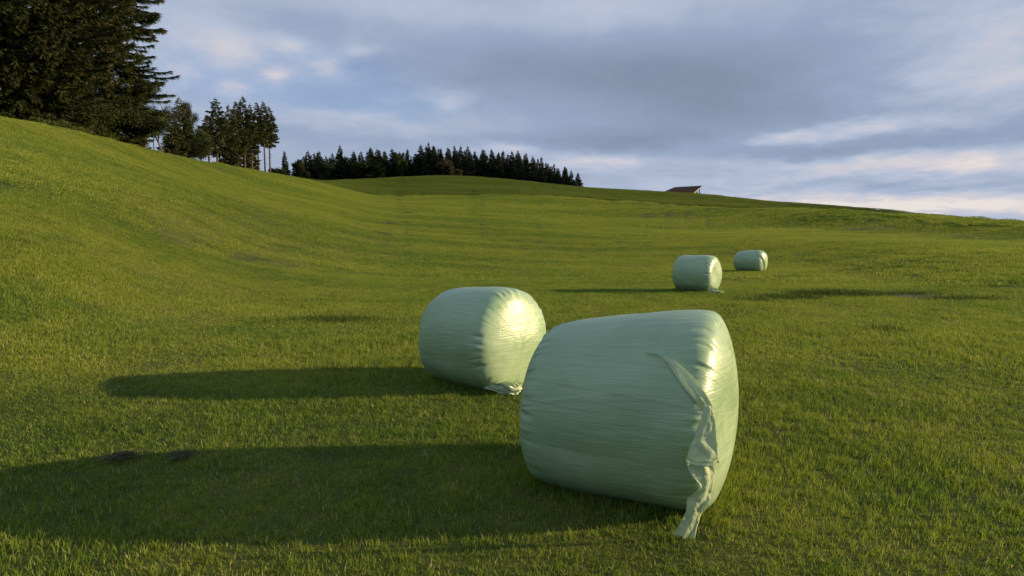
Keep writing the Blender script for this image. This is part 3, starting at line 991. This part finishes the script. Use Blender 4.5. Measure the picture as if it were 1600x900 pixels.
def stand(o, px, Y, label, cat, group, rz=0., s=1., sz=None, sink=.1):
    Y = Y * K; x = (px - 800) / F * Y
    o.location = (x, Y, terrf(x, Y) - sink); o.rotation_euler = (0, 0, rz); o.scale = (s, s, sz or s)
    tag(o, label, cat, group)
    return o


def top_height(px, py_top, Y):
    """height of a tree standing at px, Y whose tip shows at py_top"""
    p = at(px, py_top, Y * K)
    return p[2] - terrf(p[0], Y * K) + .1


R_ = np.random.default_rng(5)


def spruce(H, seed, clear=.05, Rmax=None, step=.45, per=6, dens=9., tw=.75, w0=.09, leaf='spruce', r=None, stubs=0, **kw):
    rng = np.random.default_rng(seed)
    return make_tree('spruce_tree', spruce_trunk(rng, H, r or H * .011, stubs, clear), spruce_crown(rng, H, clear, Rmax or H * .17, step, per, dens, tw, w0, **kw), 'bark', leaf)


# the tall old spruces on the left
GW = 'tall old spruces at the wood edge on the left'
def edge(px, off):
    x = (px - 800) / F
    return float(rm_at(np.array([x]), np.array([1.]))[0]) / math.hypot(1, x) / K + off


big = dict(step=.46, per=9, dens=30., tw=.85, w0=.062, droop=.42, shape=.62, ragged=.22)
stand(spruce(44, 11, .05, 7.6, **big), 186, edge(186, 6), 'tall spruce whose drooping right boughs stand out against the sky, rightmost of the old spruces', 'tree', GW)
stand(spruce(43, 12, .03, 7.8, **dict(big, leaf='spruce_brown', droop=.55)), 92, edge(92, 5), 'tall old spruce with brownish hanging boughs in the top left of the wood edge', 'tree', GW)
stand(spruce(43, 13, .04, 7.4, **big), 30, edge(30, 8), 'tall old spruce at the far left of the wood edge, behind the brownish one', 'tree', GW)
stand(spruce(43, 14, .05, 7.4, **big), 138, edge(138, 16), 'dark old spruce standing back between the brownish spruce and the rightmost one', 'tree', GW)
stand(spruce(42, 15, .05, 7.4, **big), -40, edge(-40, 8), 'old spruce cut by the left edge of the picture', 'tree', GW)

# broadleaved edge under them
rng = np.random.default_rng(41)
def bush(seed, H, spread, leaf, px, Y, label, per=70, size=.17, sx=1., cat='bush', grp=None, name='bush', sink=.5, trunk_r=.08, up=.6, keep=1., bark='bark_grey'):
    rg = np.random.default_rng(seed)
    tb, q, t = broad_tree(rg, H, spread, 3, size, per, trunk_r, keep, up=up)
    o = make_tree(name, tb, (q, t), bark, leaf)
    stand(o, px, Y, label, cat, grp, sink=sink); o.scale = (sx, sx, 1)
    return o


def bH(px, top, Y, sink=.5):
    return top_height(px, top, Y) + sink - .1


bush(51, bH(196, 108, edge(196, 3)), 1.1, 'leaf_dark', 196, edge(196, 3), 'dense dark broadleaved tree under the rightmost old spruce', 110, .16, 1.15, 'tree', None, 'broadleaf_tree', trunk_r=.16)
bush(52, bH(160, 128, edge(156, 2)), 1.1, 'leaf_dark', 156, edge(156, 2), 'dark rounded tree in the shade below the brownish old spruce', 100, .16, 1.2, 'tree', None, 'broadleaf_tree', trunk_r=.16)
bush(53, bH(238, 172, edge(238, -2)), 1.2, 'leaf_pale', 238, edge(238, -2), 'bright green sunlit bush at the right foot of the old spruces', 100, .15, 1.1)
bush(54, bH(250, 138, edge(250, 8)), .9, 'leaf_dark', 250, edge(250, 8), 'feathery dark tree with loose twigs right of the old spruces', 40, .14, 1., 'tree', None, 'broadleaf_tree', trunk_r=.1)
bush(55, bH(84, 186, edge(82, -4), .3), 1.6, 'leaf_pale', 82, edge(82, -4), 'low pale shrub on the meadow rim, leftmost under the old spruces', 60, .11, 1.5, 'shrub', 'low shrubs along the meadow rim', 'shrub', .3, .03)
bush(56, bH(108, 191, edge(106, -4), .3), 1.6, 'leaf_pale', 106, edge(106, -4), 'low pale shrub on the meadow rim, right of the leftmost one', 55, .11, 1.4, 'shrub', 'low shrubs along the meadow rim', 'shrub', .3, .03)
bush(57, bH(134, 199, edge(132, -4), .3), 1.6, 'leaf_pale', 132, edge(132, -4), 'low pale shrub on the meadow rim, in front of the dark broadleaved trees', 55, .11, 1.4, 'shrub', 'low shrubs along the meadow rim', 'shrub', .3, .03)
bush(58, bH(181, 208, edge(184, -3), .3), 1.6, 'leaf', 184, edge(184, -3), 'low green shrub at the foot of the dark dense tree', 60, .12, 1.3, 'shrub', 'low shrubs along the meadow rim', 'shrub', .3, .03)
# thin trees between
bush(61, bH(270, 138, edge(268, 7)), .8, 'leaf_dark', 268, edge(268, 7), 'thin nearly leafless tree against the sky right of the old spruces', 16, .11, 1., 'tree', None, 'bare_tree', trunk_r=.2, up=1.0, keep=.8)
GM = 'mixed trees between the old spruces and the tall trunks'
stand(spruce(top_height(291, 150, edge(291, 4)), 62, .03, 2.7, step=.34, per=8, dens=18, tw=.75, w0=.085, shape=.75), 291, edge(291, 4), 'narrow dark spruce right beside the nearly leafless tree', 'tree', GM)
stand(spruce(top_height(280, 176, edge(279, 6)), 63, .03, 2.3, step=.34, per=8, dens=18, tw=.7, w0=.085, shape=.75), 279, edge(279, 6), 'smaller dark spruce tucked behind the nearly leafless tree', 'tree', GM)
bush(64, bH(313, 153, edge(312, 4)), .6, 'leaf_dark', 312, edge(312, 4), 'slender ragged topped dark green tree right of the narrow dark spruce', 45, .15, .85, 'tree', GM, 'broadleaf_tree', trunk_r=.14, up=1.1)
bush(65, bH(325, 196, edge(326, 2)), .9, 'leaf', 326, edge(326, 2), 'bushy green broadleaved tree left of the first tall bare trunk', 80, .16, 1.0, 'tree', GM, 'broadleaf_tree', trunk_r=.12)
bush(66, bH(303, 205, edge(302, 2)), 1.0, 'leaf_dark', 302, edge(302, 2), 'low dark leafy tree at the foot of the narrow dark spruce', 70, .15, 1.1, 'tree', GM, 'broadleaf_tree', trunk_r=.1)

# the tall bare-trunked group on the crest
GP = 'spruces with bare trunks on the hill crest'
pine = dict(step=.34, per=8, dens=18., tw=.85, w0=.11, droop=.28, shape=.72, ragged=.38, stubs=9)
for i, (px, top, dy, clear, rm_, lab) in enumerate([
    (346, 152, 6, .40, 2.7, 'leftmost bare-trunked spruce on the crest with a broad brownish crown'),
    (333, 178, 10, .30, 2.4, 'shorter brownish spruce pressed against the leftmost bare-trunked spruce'),
    (366, 162, 12, .12, 2.6, 'dark full spruce filling the gap right of the leftmost bare trunk'),
    (377, 157, 6, .26, 2.3, 'bare-trunked spruce just left of the tallest one on the crest'),
    (388, 149, 5, .36, 2.6, 'tallest of the bare-trunked spruces on the hill crest'),
    (399, 162, 9, .38, 2.2, 'slim bare-trunked spruce just right of the tallest one'),
    (409, 160, 6, .46, 2.1, 'slim spruce with long thin trunk, third from the right of its group'),
    (419, 158, 5, .44, 2.3, 'bare-trunked spruce second from the right of its group'),
    (427, 166, 6, .42, 2.5, 'rightmost bare-trunked spruce on the crest with boughs over the sky'),
    (381, 172, 16, .10, 2.6, 'dark spruce standing back behind the tallest bare-trunked spruce'),
    (356, 176, 16, .08, 2.6, 'dark low-branched spruce just right of the leftmost bare trunk'),
    (396, 178, 15, .12, 2.3, 'dark low-branched spruce behind the slim ones right of the tallest'),
]):
    x = (px - 800) / F; Y = float(rm_at(np.array([x]), np.array([1.]))[0]) / math.hypot(1, x) / K + dy * .5
    stand(spruce(top_height(px, top, Y), 70 + i, clear, rm_ * 1.06, r=.19, **pine), px, Y, lab, 'tree', GP, rz=i)
GB = 'small shrubs at the end of the bare-trunked group'
bush(82, bH(436, 258, 232), 1.0, 'leaf_dark', 437, 240, 'small dark shrub between the bare trunks and the lone far spruce', 40, .3, 1.1, 'bush', GB)
bush(83, bH(406, 256, 226), 1.0, 'leaf_dark', 404, 228, 'small dark shrub among the bare trunks on the crest', 30, .25, 1., 'bush', GB)

# ---- the far forest
GF = 'trees of the far forest on the hilltop'
ROW = [(462, 246), (480, 238), (500, 236), (515, 235), (548, 236), (565, 236), (580, 232), (595, 230), (612, 230), (640, 236), (655, 229),
       (675, 225), (690, 228), (720, 228), (755, 231), (785, 234), (800, 236), (815, 238), (830, 242), (845, 246), (860, 250), (875, 256), (890, 263)]
top_at = lambda px: float(np.interp(px, [r[0] for r in ROW], [r[1] for r in ROW]))
far = dict(step=.62, per=9, dens=11., tw=1.8, w0=.30, droop=.25, ragged=.3, leaf='spruce_far', stubs=0)
PROTO = []
for i in range(7):
    PROTO.append(spruce(20, 200 + i, .03, [5.4, 4.4, 5.0, 4.2, 5.8, 4.6, 4.3][i], shape=[.9, 1.0, .85, .95, .85, 1.1, .9][i], **far))
used = [False] * 7


def far_spruce(px, top, Y, label, rz, k, group=GF, fat=1.):
    o = PROTO[k] if not used[k] else dup(PROTO[k]); used[k] = True
    H = top_height(px, top, Y)
    o.name = 'spruce_tree'
    stand(o, px, Y, label, 'tree', group, rz); s = H / 20
    o.scale = (max(s, .55) * fat, max(s, .55) * fat, s)
    return o


rg = np.random.default_rng(9)
SAME = 'dark spruce crowded into the far forest on the hilltop'
k = 0
for row, (Y, dtop, step) in enumerate([(388, 5.0, 11.5), (402, 0.5, 11.0), (418, 1.5, 12.5)]):
    px = 466 + row * 4
    while px < 893:
        t = top_at(px) + dtop + rg.choice([-3, 0, 2, 4, 7]) + rg.uniform(-1.5, 1.5)
        dx = np.clip((px - 560) / 300, 0, 1)
        far_spruce(px + rg.uniform(-2, 2), t, Y - 30 * dx + rg.uniform(-4, 4), SAME, rg.uniform(0, 6), k % 7); k += 1
        px += step * rg.uniform(.8, 1.2)
far_spruce(535, 226, 386, 'far spruce poking clear above its neighbours at the left part of the forest', 1., 2, fat=.8)
far_spruce(902, 269, 352, 'small spruce standing last at the right end of the far forest', 2., 0)
far_spruce(449.5, 235, 330, 'lone slim dark spruce between the bare trunks and the far forest', 3., 3, None, .95)
far_spruce(672, 222, 372, 'tallest spruce in the middle of the far forest', 2.2, 1, fat=.9)


def far_broad(seed, px, top, Y, leaf, label, sx=1., per=60, size=.42, keep=1.):
    bush(seed, bH(px, top, Y, .3), .9, leaf, px, Y, label, per, size, sx, 'tree', GF, 'broadleaf_tree', .3, .2, .8, keep)


far_broad(91, 629, 236, 372, 'leaf', 'paler green broadleaved tree among the dark far spruces', .85)
far_broad(92, 716, 248, 350, 'leaf_red', 'brownish round tree in front of the far spruces', 1.25, 40, .35)
far_broad(93, 470, 250, 380, 'leaf_dark', 'round dark broadleaved tree at the left end of the far forest', 1.1)
far_broad(94, 508, 255, 376, 'leaf_dark', 'low dark broadleaved tree below the left part of the far forest', 1.3)
far_broad(95, 575, 252, 372, 'leaf_dark', 'low dark broadleaved tree left of the paler green tree', 1.4)
far_broad(96, 606, 250, 372, 'leaf', 'dull green broadleaved tree touching the paler green tree from the left', 1.0)


# ------------------------------------------------------------------ barn
def box(v, f, c0, ux, uy, uz):
    """box from corner c0 with edge vectors"""
    c0, ux, uy, uz = (np.asarray(q, float) for q in (c0, ux, uy, uz))
    n = len(v)
    for k in range(8):
        v.append(c0 + ux * (k & 1) + uy * ((k >> 1) & 1) + uz * ((k >> 2) & 1))
    for q in ((0, 2, 3, 1), (4, 5, 7, 6), (0, 1, 5, 4), (2, 6, 7, 3), (0, 4, 6, 2), (1, 3, 7, 5)):
        f.append([n + i for i in q])


def build_barn():
    Y0 = 231.
    c = at(1030, 303, Y0)
    root = bpy.data.objects.new('barn', None); COL.objects.link(root)
    root.location = (c[0], c[1], c[2])
    tag(root, 'low dark barn with a big sloping roof peeping over the far hill', 'barn')
    # roof plane seen from its eaves side: corner points from the picture at their real distances
    A = at(1031, 302, Y0); B = at(1079, 305.5, Y0 - 1); Cc = at(1096.5, 290, Y0 + 12); D = at(1054, 292.4, Y0 + 13)
    O = np.array(root.location)
    rf = np.array([A, B, Cc, D]) - O
    th = np.array([0, 0, -.28])
    A2, B2, C2, D2 = rf
    v = [A2, B2, C2, D2, A2 + th, B2 + th, C2 + th, D2 + th]
    f = [[0, 1, 2, 3], [7, 6, 5, 4], [0, 4, 5, 1], [1, 5, 6, 2], [2, 6, 7, 3], [3, 7, 4, 0]]
    roof = link('roof', raw_mesh('roof', v, f, M['roof'], False), root)
    # pale verge board along the right slope
    n = np.array([.25, -.12, 0])
    v, f = [], []
    box(v, f, B2 + th * 1.2 + [.02, 0, 0], n, (C2 - B2) * .72, [0, 0, .38])
    link('verge_board', raw_mesh('verge_board', v, f, M['rim'], False), roof)
    # walls, set in below the roof
    ins = .86
    def lp(a, b, t):
        return a + (b - a) * t
    e1, e2 = lp(A2, B2, .06), lp(A2, B2, .97)
    g1, g2 = lp(D2, C2, .06), lp(D2, C2, .90)
    q1, q2 = lp(e1, g1, .08), lp(e2, g2, .08)
    r1, r2 = lp(e1, g1, ins), lp(e2, g2, ins)
    v, f = [], []
    for p, q in ((q1, q2), (q2, r2), (r2, r1), (r1, q1)):
        d = q - p; d[2] = 0; nn = np.array([-d[1], d[0], 0]); nn /= np.linalg.norm(nn)
        k = len(v); dn = np.array([0, 0, -7.])
        s_ = np.array([0, 0, -.32])
        for base in (p, q):
            for off in (0, .15):
                v.append(base + s_ + nn * off); v.append(np.array([base[0], base[1], -8.]) + nn * off)
        f += [[k, k + 4, k + 5, k + 1], [k + 2, k + 3, k + 7, k + 6], [k, k + 2, k + 6, k + 4], [k + 1, k + 5, k + 7, k + 3], [k, k + 1, k + 3, k + 2], [k + 4, k + 6, k + 7, k + 5]]
    link('wall', raw_mesh('wall', v, f, M['wood'], False), root)
    p = lp(e2, g2, .93) + np.array([.3, 0, -.32])
    v, f = [], []
    box(v, f, [p[0], p[1], -8], [.3, 0, 0], [0, .3, 0], [0, 0, p[2] + 8])
    link('post', raw_mesh('post', v, f, M['wood'], False), root)


build_barn()


# ------------------------------------------------------------------ sky, sun, camera
def build_world():
    w = bpy.data.worlds.new('World'); S.world = w; w.use_nodes = True
    w.node_tree.nodes.clear(); nb = NB(w.node_tree)
    out = nb.add('ShaderNodeOutputWorld')
    sky = nb.add('ShaderNodeTexSky', sky_type='NISHITA', sun_disc=False, sun_elevation=SUN_EL,
                 sun_rotation=math.radians(90) + SUN_AZ, air_density=1.0, dust_density=.6, ozone_density=6.0)
    bg = nb.add('ShaderNodeBackground', ins={'Color': sky.outputs[0], 'Strength': .12})
    g = nb.add('ShaderNodeTexCoord').outputs['Generated']
    sx = nb.add('ShaderNodeSeparateXYZ', ins={0: g})
    az0 = nb.math('ARCTAN2', sx.outputs[0], sx.outputs[1]); el0 = nb.math('ARCSINE', sx.outputs[2])
    # cloud layer projected on a plane overhead
    inv = nb.math('DIVIDE', 1., nb.math('ADD', nb.math('MAXIMUM', sx.outputs[2], 0.), .16))
    pl = nb.add('ShaderNodeCombineXYZ', ins={0: nb.math('MULTIPLY', sx.outputs[0], inv), 1: nb.math('MULTIPLY', sx.outputs[1], inv), 2: 0.}).outputs[0]
    big_ = nb.noise(pl, 1.1, 7, .56, dist=.25)
    det = nb.noise(pl, 3.3, 7, .60, dist=.35)
    fine = nb.noise(pl, 9.0, 6, .62)
    # warped azimuth/elevation for the named cloud features
    wn = nb.noise(pl, 2.6, 5, .6, out=1)
    ws = nb.add('ShaderNodeSeparateColor', ins={0: wn})
    az = nb.math('ADD', az0, nb.math('MULTIPLY', nb.math('SUBTRACT', ws.outputs[0], .5), .11))
    el = nb.math('ADD', el0, nb.math('MULTIPLY', nb.math('SUBTRACT', ws.outputs[1], .5), .034))

    def blob(px, py, sxp, syp):
        a0 = math.atan((px - 800) / F); d = ray(px, py); e0 = math.atan2(d[2], math.hypot(d[0], d[1]))
        u = nb.math('DIVIDE', nb.math('SUBTRACT', az, a0), sxp / F); v = nb.math('DIVIDE', nb.math('SUBTRACT', el, e0), syp / F)
        return nb.math('EXPONENT', nb.math('MULTIPLY', nb.math('ADD', nb.math('MULTIPLY', u, u), nb.math('MULTIPLY', v, v)), -1.))

    def total(lst):
        s = None
        for (x, y, a, b, k) in lst:
            q = nb.math('MULTIPLY', blob(x, y, a, b), k)
            s = q if s is None else nb.math('ADD', s, q)
        return s
    light = total([(372, 88, 40, 22, .30), (455, 72, 26, 12, .22), (512, 106, 34, 17, .30), (446, 122, 24, 18, .30), (376, 143, 26, 11, .34), (575, 78, 34, 10, .20),
                   (285, 120, 26, 20, .15), (720, 155, 60, 20, .22), (1280, 212, 130, 14, .52), (1330, 252, 170, 12, .30), (1480, 262, 130, 14, .40), (1500, 100, 170, 80, .34),
                   (800, 232, 70, 10, .35), (950, 252, 110, 14, .35), (1480, 320, 260, 16, .55), (1180, 300, 240, 26, .22), (560, 195, 150, 30, .14),
                   (600, 10, 300, 30, .12), (1000, 10, 160, 40, .18), (300, 30, 90, 60, .15)])
    dark = total([(980, 120, 260, 42, .34), (1180, 165, 220, 40, .34), (1400, 215, 260, 30, .30), (940, 222, 190, 16, .28), (1300, 232, 120, 8, .15), (1300, 288, 190, 8, .16),
                  (780, 95, 110, 36, .20), (470, 25, 130, 20, .14), (540, 215, 120, 16, .14), (1420, 300, 150, 8, .20), (1250, 80, 250, 50, .16)])
    gap = total([(470, 118, 120, 45, .75), (660, 170, 90, 22, .55), (330, 130, 90, 45, .5), (560, 150, 120, 40, .45), (985, 250, 25, 12, .35), (460, 20, 60, 20, .2)])
    dn = nb.math('ADD', nb.math('MULTIPLY', nb.math('SUBTRACT', big_, .5), .75), nb.math('ADD', nb.math('MULTIPLY', nb.math('SUBTRACT', det, .5), .55), nb.math('MULTIPLY', nb.math('SUBTRACT', fine, .5), .25)))
    lit = nb.math('MULTIPLY', light, nb.math('ADD', nb.math('MULTIPLY', det, 1.5), .25))
    lum = nb.math('ADD', nb.math('ADD', .47, nb.math('MULTIPLY', dn, .38)), nb.math('SUBTRACT', lit, dark))
    ccol = nb.ramp(lum, [(0.0, (.225, .280, .390)), (.40, (.312, .388, .535)), (.62, (.445, .510, .65)), (.84, (.63, .61, .66)), (1., (.80, .735, .70))])
    cov = nb.smooth(nb.math('ADD', nb.math('ADD', nb.math('SUBTRACT', .85, gap), nb.math('MULTIPLY', dn, 1.1)), nb.math('MULTIPLY', lit, 1.1)), .10, .80, .70, 1.)
    cbg = nb.add('ShaderNodeBackground', ins={'Color': ccol, 'Strength': .72})
    mx = nb.add('ShaderNodeMixShader', ins={0: cov, 1: bg.outputs[0], 2: cbg.outputs[0]})
    nb.l.new(mx.outputs[0], out.inputs[0])
    w.cycles.sampling_method = 'MANUAL'; w.cycles.sample_map_resolution = 512


build_world()
sun = bpy.data.lights.new('sun', 'SUN'); sun.energy = 5.0; sun.angle = math.radians(.6); sun.color = (1., .72, .40)
so = bpy.data.objects.new('sun', sun); COL.objects.link(so)
so.rotation_euler = TO_SUN.to_track_quat('Z', 'Y').to_euler()

cam = bpy.data.cameras.new('camera'); cam.sensor_width = 36; cam.lens = 36 * F / 1600
cam.clip_start = .05; cam.clip_end = 20000
co = bpy.data.objects.new('camera', cam); COL.objects.link(co)
co.location = (0, 0, EYE); co.rotation_euler = (math.radians(90) - PITCH, 0, 0)
S.camera = co
S.view_settings.view_transform = 'Standard'; S.view_settings.look = 'None'
S.view_settings.exposure = .5; S.view_settings.gamma = 1
S.cycles.use_denoising = True
S.cycles.max_bounces = 6; S.cycles.diffuse_bounces = 3; S.cycles.transmission_bounces = 3; S.cycles.glossy_bounces = 2
